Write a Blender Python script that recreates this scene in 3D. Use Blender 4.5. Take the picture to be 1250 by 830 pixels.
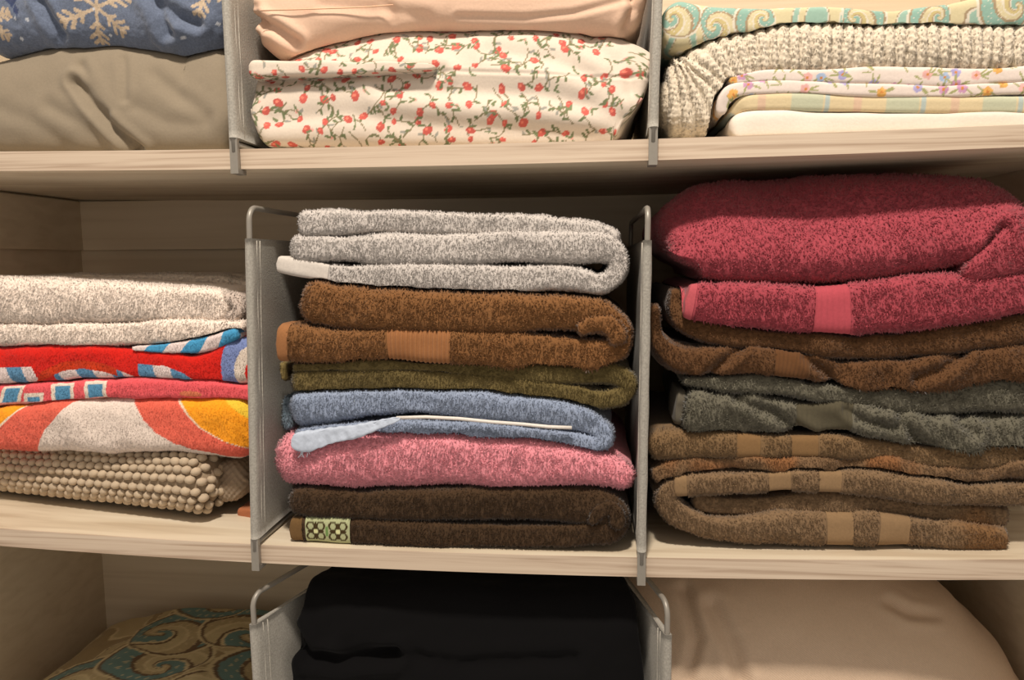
import bpy, math, random
import numpy as np
from mathutils import Matrix, Vector

for _o in list(bpy.data.objects):
    bpy.data.objects.remove(_o)
SC = bpy.context.scene
COL = SC.collection

# ------------------------------------------------------------------ camera
CAM_LOC = Vector((0.0, -0.75, 1.30))
YAW, PITCH, ROLL, FPX = 6.0, 6.0, -0.45, 903.0
cam_d = bpy.data.cameras.new('camera')
cam_d.sensor_width = 36.0
cam_d.lens = 36.0 * FPX / 1250.0
cam_d.clip_start = 0.01
cam = bpy.data.objects.new('camera', cam_d)
COL.objects.link(cam)
RM = (Matrix.Rotation(math.radians(YAW), 4, 'Z') @ Matrix.Rotation(math.radians(90 - PITCH), 4, 'X')
      @ Matrix.Rotation(math.radians(ROLL), 4, 'Z'))
cam.matrix_world = Matrix.Translation(CAM_LOC) @ RM
SC.camera = cam
R3 = np.array(RM.to_3x3())
C0 = np.array(CAM_LOC)
FWD = R3 @ np.array([0, 0, -1.0])

# ------------------------------------------------------------------ light
SC.view_settings.view_transform = 'Standard'
SC.view_settings.look = 'None'
SC.view_settings.gamma = 1.0
SC.view_settings.use_curve_mapping = False
SC.view_settings.exposure = 0.0
world = bpy.data.worlds.new('room_ambient')
SC.world = world
world.use_nodes = True
bg = world.node_tree.nodes['Background']
bg.inputs[0].default_value = (1.0, 0.885, 0.77, 1)
bg.inputs[1].default_value = 0.55
ld = bpy.data.lights.new('ceiling_lamp', 'AREA')
ld.shape = 'DISK'
ld.size = 0.16
ld.energy = 40.0
ld.color = (1.0, 0.895, 0.78)
lamp = bpy.data.objects.new('ceiling_lamp', ld)
COL.objects.link(lamp)
lamp.location = (-0.08, -0.86, 2.80)
lamp.rotation_euler = (Vector((-0.08, 0.1, 1.2)) - lamp.location).to_track_quat('-Z', 'Y').to_euler()

# ------------------------------------------------------------------ helpers
def ray(px, py):
    v = R3 @ np.array([(px - 625.0) / FPX, (415.0 - py) / FPX, -1.0])
    return v

def atY(px, py, Y=0.0):
    v = ray(px, py)
    return C0 + v * ((Y - C0[1]) / v[1])

def atZ(px, py, Z):
    v = ray(px, py)
    return C0 + v * ((Z - C0[2]) / v[2])

def mpp(P):
    """metres covered by one pixel of the photograph at point P"""
    return float(np.dot(np.asarray(P) - C0, FWD)) / FPX

def lin(r, g=None, b=None):
    c = np.array((r, g, b) if g is not None else r, float) / 255.0
    return np.where(c <= 0.04045, c / 12.92, ((c + 0.055) / 1.055) ** 2.4)

def smooth(a, b, x):
    t = np.clip((x - a) / (b - a), 0, 1)
    return t * t * (3 - 2 * t)

_perm = np.random.RandomState(7).rand(65536)

def _hash(i, j, k):
    h = (i * 73856093) ^ (j * 19349663) ^ (k * 83492791)
    h = (h ^ (h >> 13)) * 1274126177
    return _perm[(h ^ (h >> 16)) & 65535]

def vnoise(x, y, z):
    """smooth lattice noise in -1..1"""
    xi, yi, zi = np.floor(x).astype(np.int64), np.floor(y).astype(np.int64), np.floor(z).astype(np.int64)
    fx, fy, fz = x - xi, y - yi, z - zi
    fx, fy, fz = (t * t * (3 - 2 * t) for t in (fx, fy, fz))
    r = 0
    for a in (0, 1):
        wa = fx if a else 1 - fx
        for b in (0, 1):
            wb = fy if b else 1 - fy
            for c in (0, 1):
                wc = fz if c else 1 - fz
                r = r + wa * wb * wc * _hash(xi + a, yi + b, zi + c)
    return r * 2 - 1

def fbm(P, scale, oct=2, seed=0.0):
    r, amp = 0, 1.0
    for o in range(oct):
        q = P / scale * (2.03 ** o) + seed * 13.37 + o * 5.1
        r = r + amp * vnoise(q[..., 0], q[..., 1], q[..., 2])
        amp *= 0.5
    return r

def mk(name, V, faces, mat, parent=None, col=None, smoothf=True, nrm=None):
    """faces: list of int arrays (n,3) or (n,4)"""
    V = np.asarray(V, float)
    if parent is not None:
        V = V - np.array(parent.matrix_basis.translation if parent.parent is None else
                         parent.matrix_basis.translation + parent.parent.matrix_basis.translation)
    me = bpy.data.meshes.new(name)
    me.vertices.add(len(V))
    me.vertices.foreach_set('co', V.astype(np.float32).ravel())
    faces = [np.asarray(f, np.int32) for f in faces if len(f)]
    tot = sum(f.size for f in faces)
    npoly = sum(len(f) for f in faces)
    me.loops.add(tot)
    me.polygons.add(npoly)
    me.loops.foreach_set('vertex_index', np.concatenate([f.ravel() for f in faces]))
    starts, o = [], 0
    for f in faces:
        starts.append(o + np.arange(len(f)) * f.shape[1])
        o += f.size
    me.polygons.foreach_set('loop_start', np.concatenate(starts).astype(np.int32))
    me.polygons.foreach_set('use_smooth', np.full(npoly, smoothf))
    if col is not None:
        at = me.color_attributes.new('Col', 'FLOAT_COLOR', 'POINT')
        c4 = np.ones((len(V), 4), np.float32)
        c4[:, :3] = np.clip(col, 0, 1)
        at.data.foreach_set('color', c4.ravel())
    me.update(calc_edges=True)
    if nrm is not None:
        me.normals_split_custom_set_from_vertices(nrm.astype(np.float32))
    ob = bpy.data.objects.new(name, me)
    COL.objects.link(ob)
    if parent is not None:
        ob.parent = parent
    if mat is not None:
        me.materials.append(mat)
    return ob

def thing(name, label, cat, base, group=None):
    if 'env_flush' in globals(): env_flush()
    e = bpy.data.objects.new(name, None)
    e.empty_display_size = 0.03
    COL.objects.link(e)
    e.location = Vector(base)
    e['label'] = label
    e['category'] = cat
    if group:
        e['group'] = group
    return e

def structure(o):
    o['kind'] = 'structure'
    return o

class MB:
    """collects boxes, tubes and prisms into one mesh"""
    def __init__(self):
        self.v, self.q, self.t, self.n = [], [], [], 0
    def add(self, V, Q=(), T=()):
        V = np.asarray(V, float)
        if len(Q): self.q.append(np.asarray(Q) + self.n)
        if len(T): self.t.append(np.asarray(T) + self.n)
        self.v.append(V); self.n += len(V)
    def box(self, lo, hi):
        x0, y0, z0 = lo; x1, y1, z1 = hi
        V = [(x0,y0,z0),(x1,y0,z0),(x1,y1,z0),(x0,y1,z0),(x0,y0,z1),(x1,y0,z1),(x1,y1,z1),(x0,y1,z1)]
        self.add(V, [(0,3,2,1),(4,5,6,7),(0,1,5,4),(1,2,6,5),(2,3,7,6),(3,0,4,7)])
    def tube(self, pts, r, n=10, flat=1.0, side=None):
        P = np.asarray(pts, float); m = len(P)
        T = np.gradient(P, axis=0); T /= np.linalg.norm(T, axis=1)[:, None]
        rr = np.broadcast_to(np.asarray(r, float), (m,))
        up = np.array([0.31, 0.17, 0.93]) if side is None else np.asarray(side, float)
        V = []
        for i in range(m):
            a = np.cross(T[i], up); a /= np.linalg.norm(a); b = np.cross(a, T[i])
            for k in range(n):
                th = 2 * math.pi * k / n
                V.append(P[i] + rr[i] * (math.cos(th) * a + flat * math.sin(th) * b))
        Q = [(i*n+k, i*n+(k+1) % n, (i+1)*n+(k+1) % n, (i+1)*n+k) for i in range(m-1) for k in range(n)]
        Q = [q[::-1] for q in Q]
        V += [P[0], P[-1]]
        Tt = [(m*n, (k+1) % n, k) for k in range(n)] + [(m*n+1, (m-1)*n+k, (m-1)*n+(k+1) % n) for k in range(n)]
        Tt = [t[::-1] for t in Tt]
        self.add(V, Q, Tt)
    def build(self, name, mat, parent=None, smoothf=False, col=None):
        return mk(name, np.concatenate(self.v), [np.concatenate(l) for l in (self.q, self.t) if l], mat, parent, col, smoothf)

# ------------------------------------------------------------------ materials
def nodes(name):
    m = bpy.data.materials.new(name)
    m.use_nodes = True
    nt = m.node_tree
    return m, nt, nt.nodes['Principled BSDF']

def wood(name, c1, c2, c3, sx=1.2, sc=60.0, rough=0.55):
    m, nt, b = nodes(name)
    N, L = nt.nodes, nt.links
    tc = N.new('ShaderNodeTexCoord')
    mp = N.new('ShaderNodeMapping'); mp.inputs['Scale'].default_value = (sx, sc * 0.35, sc)
    L.new(tc.outputs['Object'], mp.inputs[0])
    n1 = N.new('ShaderNodeTexNoise'); n1.inputs['Scale'].default_value = 2.2; n1.inputs['Detail'].default_value = 6
    n1.inputs['Distortion'].default_value = 0.6
    L.new(mp.outputs[0], n1.inputs['Vector'])
    r = N.new('ShaderNodeValToRGB')
    r.color_ramp.elements[0].position = 0.30; r.color_ramp.elements[0].color = (*lin(c1), 1)
    r.color_ramp.elements[1].position = 0.72; r.color_ramp.elements[1].color = (*lin(c3), 1)
    e = r.color_ramp.elements.new(0.5); e.color = (*lin(c2), 1)
    L.new(n1.outputs[0], r.inputs[0]); L.new(r.outputs[0], b.inputs['Base Color'])
    bp = N.new('ShaderNodeBump'); bp.inputs['Strength'].default_value = 0.15; bp.inputs['Distance'].default_value = 0.001
    L.new(n1.outputs[0], bp.inputs['Height']); L.new(bp.outputs[0], b.inputs['Normal'])
    b.inputs['Roughness'].default_value = rough
    return m

def cloth(name, sheen=0.25, bump=0.4, bscale=900.0, dist=0.0006, rough=0.95, var=0.12, vscale=420.0, weave=False):
    """fabric whose print comes from the mesh's own colour layer, with yarn-level variation on top"""
    m, nt, b = nodes(name)
    N, L = nt.nodes, nt.links
    at = N.new('ShaderNodeAttribute'); at.attribute_name = 'Col'
    tc = N.new('ShaderNodeTexCoord')
    nz = N.new('ShaderNodeTexNoise'); nz.inputs['Scale'].default_value = vscale; nz.inputs['Detail'].default_value = 3
    L.new(tc.outputs['Object'], nz.inputs['Vector'])
    mr = N.new('ShaderNodeMapRange')
    mr.inputs['From Min'].default_value = 0.25; mr.inputs['From Max'].default_value = 0.75
    mr.inputs['To Min'].default_value = 1 - var; mr.inputs['To Max'].default_value = 1 + var
    L.new(nz.outputs[0], mr.inputs[0])
    mx = N.new('ShaderNodeVectorMath'); mx.operation = 'SCALE'
    L.new(at.outputs['Color'], mx.inputs[0]); L.new(mr.outputs[0], mx.inputs['Scale'])
    L.new(mx.outputs[0], b.inputs['Base Color'])
    if weave:
        h = N.new('ShaderNodeTexWave'); h.inputs['Scale'].default_value = bscale; h.bands_direction = 'DIAGONAL'
        h.inputs['Distortion'].default_value = 1.5
    else:
        h = N.new('ShaderNodeTexNoise'); h.inputs['Scale'].default_value = bscale; h.inputs['Detail'].default_value = 2
    L.new(tc.outputs['Object'], h.inputs['Vector'])
    bp = N.new('ShaderNodeBump'); bp.inputs['Strength'].default_value = bump; bp.inputs['Distance'].default_value = dist
    L.new(h.outputs[0], bp.inputs['Height']); L.new(bp.outputs[0], b.inputs['Normal'])
    b.inputs['Roughness'].default_value = rough
    b.inputs['Specular IOR Level'].default_value = 0.15
    b.inputs['Sheen Weight'].default_value = sheen
    b.inputs['Sheen Roughness'].default_value = 0.5
    return m

def metal(name, c, rough=0.4):
    m, nt, b = nodes(name)
    N, L = nt.nodes, nt.links
    tc = N.new('ShaderNodeTexCoord')
    nz = N.new('ShaderNodeTexNoise'); nz.inputs['Scale'].default_value = 180
    L.new(tc.outputs['Object'], nz.inputs['Vector'])
    r = N.new('ShaderNodeValToRGB')
    r.color_ramp.elements[0].color = (*(lin(c) * 0.85), 1); r.color_ramp.elements[1].color = (*lin(c), 1)
    L.new(nz.outputs[0], r.inputs[0]); L.new(r.outputs[0], b.inputs['Base Color'])
    b.inputs['Metallic'].default_value = 0.25
    b.inputs['Roughness'].default_value = rough
    return m

M_BOARD = wood('pale_oak_board', (194, 176, 150), (214, 199, 174), (224, 211, 188))
M_EDGE = wood('oak_edge_strip', (166, 142, 120), (200, 180, 158), (212, 194, 172), sx=2.0, sc=110.0)
M_WALL = wood('closet_panel', (206, 188, 160), (214, 197, 170), (220, 204, 178), sx=1.0, sc=30.0, rough=0.6)
M_TERRY = cloth('terry_cotton', sheen=0.15, bump=0.5, bscale=700)
M_FLAT = cloth('flat_woven_cotton', sheen=0.08, bump=0.25, bscale=1100, var=0.08)
M_SHEET = cloth('smooth_sheet_cotton', sheen=0.1, bump=0.25, bscale=350, dist=0.0008, var=0.04)
M_FLEECE = cloth('brushed_fleece', sheen=0.3, bump=0.5, bscale=800, var=0.2, vscale=500)
M_TWILL = cloth('twill_cotton', sheen=0.1, bump=0.35, bscale=190, dist=0.0006, var=0.05, weave=True)
M_BLACK = cloth('black_jersey', sheen=0.02, bump=0.2, bscale=600, var=0.05)
M_LINEN = cloth('grey_linen_canvas', sheen=0.05, bump=0.6, bscale=620, dist=0.0007, var=0.22, vscale=520)
M_METAL = metal('grey_coated_steel', (150, 144, 134), 0.42)

# ------------------------------------------------------------------ folded cloth builder
STAT = {'tri': 0}

EX0, EY0, EC, ENX, ENY = -0.92, -0.05, 0.004, 400, 120
ENV, PEND, ROW = {}, [], {'k': 'mid'}
CLAMP_LOG = []

def env_init(key, f):
    xs = EX0 + EC * np.arange(ENX)
    ENV[key] = np.repeat((f(xs) + 0.0005)[:, None], ENY, 1)

def env_flush():
    """add the top surface of the thing just finished to what the next thing on this pile rests on"""
    if not PEND: return
    V = np.concatenate(PEND); PEND.clear()
    g = np.full((ENX, ENY), -1e3)
    i = np.round((V[:, 0] - EX0) / EC).astype(int).clip(0, ENX - 1); j = np.round((V[:, 1] - EY0) / EC).astype(int).clip(0, ENY - 1)
    np.maximum.at(g, (i, j), V[:, 2])
    last = np.maximum.accumulate(np.where(g[:, ::-1] > -100, np.arange(ENY), -1)[:, :], axis=1).max(axis=1)
    for c in range(1, ENY):                                     # close the gaps between sparse rows towards the back
        m = (g[:, c] < -100) & (g[:, c - 1] > -100) & ((g[:, c:] > -100).any(axis=1))
        g[m, c] = g[m, c - 1]
    d = g.copy()
    for a in (-1, 0, 1):
        for b_ in (-1, 0, 1):
            d = np.maximum(d, np.roll(np.roll(g, a, 0), b_, 1))
    e = ENV[ROW['k']]
    ENV[ROW['k']] = np.maximum(e, d)

def env_z(V):
    e = ENV[ROW['k']]
    x = ((V[:, 0] - EX0) / EC).clip(0, ENX - 1.001); y = ((V[:, 1] - EY0) / EC).clip(0, ENY - 1.001)
    i, j = x.astype(int), y.astype(int); fx, fy = x - i, y - j
    return (e[i, j] * (1 - fx) + e[i + 1, j] * fx) * (1 - fy) + (e[i, j + 1] * (1 - fx) + e[i + 1, j + 1] * fx) * fy

def settle(V, lim=0.05):
    z = env_z(V) + (-0.0016 if ROW['k'] == 'up' else 0.0003)
    z = np.maximum(z, {'mid': MID_TOP, 'up': UP_TOP, 'low': LOW_TOP}[ROW['k']](V[:, 0]) + 0.0005)
    up = (z > V[:, 2]) & (z - V[:, 2] < lim)
    V[up, 2] = z[up]
    return V

def gsmooth(a, sig):
    if sig < 0.5 or len(a) < 4:
        return a
    k = int(sig * 3) + 1
    w = np.exp(-0.5 * (np.arange(-k, k + 1) / sig) ** 2); w /= w.sum()
    lo = 2 * a[0] - a[1:k + 1][::-1] if len(a) > k else np.full(k, a[0])
    hi = 2 * a[-1] - a[-k - 1:-1][::-1] if len(a) > k else np.full(k, a[-1])
    return np.convolve(np.concatenate([lo, a, hi]), w, 'valid')

def tb(T, B, xs=None):
    """top and bottom outlines -> centre path with half heights"""
    T, B = np.array(T, float), np.array(B, float)
    if xs is None:
        x0, x1 = max(T[0, 0], B[0, 0]), min(T[-1, 0], B[-1, 0])
        xs = np.linspace(x0, x1, 24)
    t = np.interp(xs, T[:, 0], T[:, 1]); b = np.interp(xs, B[:, 0], B[:, 1])
    return [(x, (p + q) / 2, max((q - p) / 2, 1.5)) for x, p, q in zip(xs, t, b)]

def ribbon(name, pts, parent, mat, col, Y=0.012, ds=0.002, nose=0.8, pw=0.54, depth=0.24, ends=('round', 'round'),
           wr=(0.0035, 0.06), lump=(0.0007, 0.012), tuft=None, bands=(), seed=1, dense=0.014, disp=None,
           sig=0.006, creases=(), vfun=None, endback=0.6, fat=None, lean=0.0, clamp=True, sides=None):
    """one folded layer of cloth: a rounded front edge swept along a path in the photo's outline, running back into the shelf"""
    rng = np.random.RandomState(seed)
    c = [(p[0], p[1], p[2], p[3] if len(p) > 3 else Y) for p in pts]
    W = np.array([atY(p[0], p[1], p[3]) for p in c])
    hw = np.array([p[2] * mpp(w) for p, w in zip(c, W)]) * (fat or (1.05 if tuft else 1.0))
    px = np.array([p[0] for p in c])
    pxm = float(np.mean([mpp(w) for w in W]))
    d = np.concatenate([[0], np.cumsum(np.linalg.norm(np.diff(W[:, [0, 2]], axis=0), axis=1))])
    n = max(8, int(d[-1] / ds) + 1)
    s = np.linspace(0, d[-1], n)
    sg = sig / (s[1] - s[0])
    cx, cy, cz, h, X = (gsmooth(np.interp(s, d, a), sg) for a in (W[:, 0], W[:, 1], W[:, 2], hw, px))
    h = np.maximum(h, 0.0015)
    tx, tz = np.gradient(cx), np.gradient(cz)
    tl = np.hypot(tx, tz) + 1e-9
    nx, nz = -tz / tl, tx / tl
    R = nose * h
    e = np.ones(n); back = np.zeros(n)
    for side, sd in ((0, s), (1, s[-1] - s)):
        kind = ends[side]
        rl = {'round': max(0.8 * h[0 if side == 0 else -1], 0.004), 'cut': 0.0035, 'soft': max(1.8 * h[0 if side == 0 else -1], 0.01)}.get(kind, kind)
        t = np.clip(sd / rl, 0, 1)
        q = np.sqrt(np.clip(1 - (1 - t) ** 2, 0, 1))
        e = np.minimum(e, 0.06 + 0.94 * q)
        back = np.maximum(back, (1 - q) * (endback * rl if kind != 'cut' else 0.001))
    he = h * e
    # profile
    hm = float(np.percentile(h, 90)); Rm = float(np.percentile(R, 90))
    K = max(9, int((math.pi * 0.5 * (hm + Rm)) / ds) | 1)
    th = np.linspace(-math.pi / 2, math.pi / 2, 8001)
    an = np.sign(np.sin(th)) * np.abs(np.sin(th)) ** pw
    yn = 1 - np.abs(np.cos(th)) ** pw
    al = np.concatenate([[0], np.cumsum(np.hypot(np.diff(an) * hm, np.diff(yn) * Rm))])
    K = max(9, int(al[-1] / ds) | 1)
    u_ = np.linspace(0, al[-1], K)
    an, yn = np.interp(u_, al, an), np.interp(u_, al, yn)
    side_y = []; y = 0.0; st = ds
    while y < depth:
        y += st
        if y > dense: st = min(st * 1.6, 0.03)
        side_y.append(min(y, depth))
    ns = len(side_y)
    A = np.concatenate([-np.ones(ns), an, np.ones(ns)])
    YN = np.concatenate([np.ones(ns), yn, np.ones(ns)])
    YS = np.concatenate([np.array(side_y)[::-1], np.zeros(K), np.array(side_y)])
    m = len(A)
    P = np.empty((m, n, 3))
    P[..., 0] = cx + nx * (A[:, None] * he)
    P[..., 2] = cz + nz * (A[:, None] * he)
    P[..., 1] = cy + back + R * YN[:, None] + YS[:, None]
    if sides:                                               # squeeze between two dividers that close in towards the back
        lo, hi = sides; f_ = (P[..., 0] - cx.min()) / (cx.max() - cx.min())
        P[..., 0] = lo(P[..., 1]) + f_ * (hi(P[..., 1]) - lo(P[..., 1]))
    if lean: P[..., 1] += lean * (np.clip((A + 0.6) / 1.6, 0, 1) ** 1.5)[:, None]
    ctr = ns + K // 2
    def normals(P):
        du = np.gradient(P, axis=1); dv = np.gradient(P, axis=0)
        N = np.cross(du, dv)
        N /= (np.linalg.norm(N, axis=2, keepdims=True) + 1e-12)
        return N
    N = normals(P)
    flip = N[ctr, n // 2, 1] > 0
    if flip: N = -N
    seglen = np.linalg.norm(np.diff(P, axis=0), axis=2)
    V = np.concatenate([np.zeros((1, n)), np.cumsum(seglen, axis=0)], axis=0)
    V = V - V[ctr]                                            # metres from the middle of the front edge
    XX = np.broadcast_to(X, (m, n))
    ff = np.clip(1 - np.abs(YS[:, None]) / max(depth, 1e-6) * 0.5, 0, 1) * np.ones((m, n))
    ef = np.clip(e, 0.15, 1)[None, :]
    if wr: P = P + N * (fbm(P, wr[1], 2, seed) * wr[0] * ff * ef)[..., None]
    if creases:
        Q = (P - C0) @ R3
        qx = 625 + FPX * Q[..., 0] / -Q[..., 2]; qy = 415 - FPX * Q[..., 1] / -Q[..., 2]
        o = np.zeros((m, n))
        for line, dep, wid in creases:
            best = np.full((m, n), 1e9)
            for (x0, y0), (x1, y1) in zip(line[:-1], line[1:]):
                L2 = (x1 - x0) ** 2 + (y1 - y0) ** 2
                t = np.clip(((qx - x0) * (x1 - x0) + (qy - y0) * (y1 - y0)) / L2, 0, 1)
                best = np.minimum(best, np.hypot(qx - x0 - t * (x1 - x0), qy - y0 - t * (y1 - y0)))
            o -= dep * (np.exp(-(best / wid) ** 2) - 0.35 * np.exp(-((best - 2.0 * wid) / wid) ** 2))
        P = P + N * o[..., None]
    if disp is not None:
        P = P + N * disp(XX, V / pxm, s[None, :] * np.ones((m, 1)), P)[..., None]
    if wr or creases or disp is not None:
        N = normals(P)
        if flip: N = -N
    # flat woven bands and hems: no pile, set in
    bm = np.zeros(n); binfo = []
    for bd in bands:
        x0, x1, leg = bd['x0'], bd['x1'], bd.get('leg', 0)
        half = np.arange(n)
        turn = int(np.argmax(X)) if leg in (1, 2) else 0
        if bd.get('turn') == 'min': turn = int(np.argmin(X))
        ok = (X >= x0) & (X <= x1)
        if leg == 1: ok &= half <= turn
        if leg == 2: ok &= half > turn
        idx = np.where(ok)[0]
        if len(idx) < 2: continue
        bm[idx] = 1; binfo.append((idx, bd))
    base = P - N * (0.0014 * gsmooth(bm, 0.8) * (1 if bands else 0))[None, :, None]
    F = base
    if lump: F = F + N * ((fbm(P, lump[1], 2, seed + 3) * lump[0] * ef) * (1 - bm)[None, :])[..., None]
    if callable(col): Cc = col(XX.ravel(), (V / pxm).ravel(), rng, P.reshape(-1, 3)).reshape(m, n, 3)
    else: Cc = np.broadcast_to(np.asarray(col, float), (m, n, 3)).copy()
    idx = np.arange(m * n).reshape(m, n)
    a, b_, c_, d_ = idx[:-1, :-1], idx[:-1, 1:], idx[1:, 1:], idx[1:, :-1]
    quads = np.stack([a, b_, c_, d_], -1).reshape(-1, 4)
    bk = np.stack([idx[-1, :-1], idx[-1, 1:], idx[0, 1:], idx[0, :-1]], -1)
    caps = []
    for j, rev in ((0, False), (n - 1, True)):
        lo, hi = idx[:m // 2, j], idx[m - m // 2:, j][::-1]
        qd = np.stack([lo[:-1], lo[1:], hi[1:], hi[:-1]], -1)
        caps.append(qd[:, ::-1] if rev else qd)
    quads = np.concatenate([quads, bk] + caps)
    if flip: quads = quads[:, ::-1]
    VV = F.reshape(-1, 3); CC = Cc.reshape(-1, 3)
    NF = normals(F)
    if flip: NF = -NF
    NN = NF.reshape(-1, 3) if tuft else None
    tris = np.zeros((0, 3), int)
    if tuft:
        L, r, den = tuft['L'], tuft['r'], tuft['d']
        vz = tuft.get('back', 0.012)
        rows = np.where(YS <= vz)[0]
        r0, r1 = rows[0], rows[-1]
        area = 0.0
        sub = F[r0:r1 + 1]
        cell = np.linalg.norm(np.cross(np.diff(sub, axis=1)[:-1], np.diff(sub, axis=0)[:, :-1]), axis=2)
        tot = int(cell.sum() / (den * den))
        prob = cell.ravel() / cell.sum()
        pick = np.searchsorted(np.cumsum(prob), rng.rand(tot)).clip(0, prob.size - 1)
        pi, pj = pick // cell.shape[1] + r0, pick % cell.shape[1]
        keep = bm[pj] < 0.5
        pi, pj = pi[keep], pj[keep]
        k = len(pi)
        fu, fv = rng.rand(k, 1), rng.rand(k, 1)
        def bil(G):
            return ((G[pi, pj] * (1 - fu) + G[pi, pj + 1] * fu) * (1 - fv) + (G[pi + 1, pj] * (1 - fu) + G[pi + 1, pj + 1] * fu) * fv)
        p0, n0, c0 = bil(F), bil(N), bil(Cc)
        flow = fbm(p0, 0.02, 1, seed + 9)
        dr = n0 + rng.normal(0, tuft.get('mess', 0.5), (k, 3)) + np.array([0, 0, -0.22]) + flow[:, None] * np.array([0.35, 0, 0.1])
        dr /= np.linalg.norm(dr, axis=1, keepdims=True)
        t1 = np.cross(n0, rng.normal(0, 1, (k, 3))); t1 /= np.linalg.norm(t1, axis=1, keepdims=True) + 1e-9
        t2 = np.cross(n0, t1)
        rr = r * rng.uniform(0.7, 1.3, (k, 1)); LL = L * rng.uniform(0.6, 1.35, (k, 1))
        b0 = p0 - n0 * 0.0004
        vs = np.stack([b0 + rr * t1, b0 + rr * (-0.5 * t1 + 0.866 * t2), b0 + rr * (-0.5 * t1 - 0.866 * t2), p0 + dr * LL], 1)
        o = m * n + 4 * np.arange(k)[:, None]
        tris = np.concatenate([o + np.array([0, 1, 3]), o + np.array([1, 2, 3]), o + np.array([2, 0, 3])])
        tint = rng.uniform(1 - tuft.get('var', 0.18), 1 + tuft.get('var', 0.18), (k, 1)) * c0
        tc4 = np.repeat(tint[:, None, :], 4, 1)
        nt_ = dr * 0.6 + n0 * 0.55; nt_ /= np.linalg.norm(nt_, axis=1, keepdims=True)
        NN = np.concatenate([NN, np.stack([nt_, nt_, nt_, nt_], 1).reshape(-1, 3)])
        VV = np.concatenate([VV, vs.reshape(-1, 3)]); CC = np.concatenate([CC, tc4.reshape(-1, 3)])
    if clamp: VV = settle(VV.copy())
    PEND.append(VV)
    STAT['tri'] += 2 * len(quads) + len(tris)
    ob = mk(name, VV, [quads, tris], mat, parent, CC, nrm=NN)
    for ix, bd in binfo:
        j0, j1 = ix[0], ix[-1]
        rows = np.where(YS <= 0.05)[0]
        G = base[rows[0]:rows[-1] + 1, j0:j1 + 1]; GN = N[rows[0]:rows[-1] + 1, j0:j1 + 1]
        # finer columns for ribs
        f = bd.get('fine', 3)
        u = np.linspace(0, G.shape[1] - 1, (G.shape[1] - 1) * f + 1); k0 = np.minimum(u.astype(int), G.shape[1] - 2); fr = (u - k0)[None, :, None]
        G = G[:, k0] * (1 - fr) + G[:, k0 + 1] * fr; GN = GN[:, k0] * (1 - fr) + GN[:, k0 + 1] * fr
        GX = np.interp(u, np.arange(j1 - j0 + 1), X[j0:j1 + 1]); GV = (V[rows[0]:rows[-1] + 1, j0:j1 + 1][:, k0]) / pxm
        off = np.full(G.shape[:2], bd.get('off', 0.0009))
        if bd.get('rib'):
            w = 0.5 + 0.5 * np.cos(2 * math.pi * (GX - bd['x0']) / bd['rib'])
            off = off + bd.get('ramp', 0.0010) * (w ** 0.7)[None, :]
        G = G + GN * off[..., None]
        mm, nn = G.shape[:2]
        if clamp: G = settle(G.reshape(-1, 3).copy()).reshape(mm, nn, 3)
        cc = bd['col']
        GC = cc(np.broadcast_to(GX, (mm, nn)).ravel(), GV.ravel()) if callable(cc) else np.broadcast_to(cc, (mm * nn, 3))
        id2 = np.arange(mm * nn).reshape(mm, nn)
        q2 = np.stack([id2[:-1, :-1], id2[:-1, 1:], id2[1:, 1:], id2[1:, :-1]], -1).reshape(-1, 4)
        if j0 == 0 or j1 == n - 1:
            jj = 0 if j0 == 0 else nn - 1
            lo, hi = id2[:mm // 2, jj], id2[mm - mm // 2:, jj][::-1]
            qd = np.stack([lo[:-1], lo[1:], hi[1:], hi[:-1]], -1)
            q2 = np.concatenate([q2, qd if jj == 0 else qd[:, ::-1]])
        if flip: q2 = q2[:, ::-1]
        STAT['tri'] += 2 * len(q2)
        bo = mk(bd.get('name', 'border_band'), G.reshape(-1, 3), [q2], M_FLAT, parent, GC)
        if bd.get('label'): bo['label'] = bd['label']
    return ob

TUFT = dict(L=0.0026, r=0.00100, d=0.00155, mess=0.66, var=0.14)
TUFTL = dict(L=0.0034, r=0.00110, d=0.00170, mess=0.7, var=0.16)
TUFTS = dict(L=0.0016, r=0.0009, d=0.0016, mess=0.5, var=0.08)

# ------------------------------------------------------------------ closet shell and shelves
XL, XR, YB = -0.835, 0.52, 0.40
Z_MID = float(atY(560, 671, 0)[2])
def curve(pts, Y=0.0):
    W = np.array([atY(x, y, Y) for x, y in pts])
    co = np.polyfit(W[:, 0], W[:, 2], 2)
    return lambda x: np.polyval(co, x)
MID_BOT = curve([(0, 665), (155, 678), (310, 689), (550, 697), (780, 703), (1010, 706), (1250, 709)])
UP_BOT = curve([(0, 208), (270, 208), (540, 202), (800, 195), (1010, 188), (1250, 180)])
TH = 0.0205
def MID_TOP(x): return MID_BOT(x) + TH
def UP_TOP(x): return UP_BOT(x) + TH
LOW_DROP = 0.405
def LOW_TOP(x): return MID_TOP(x) * 0 + (MID_TOP(-0.15) - LOW_DROP)

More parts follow.
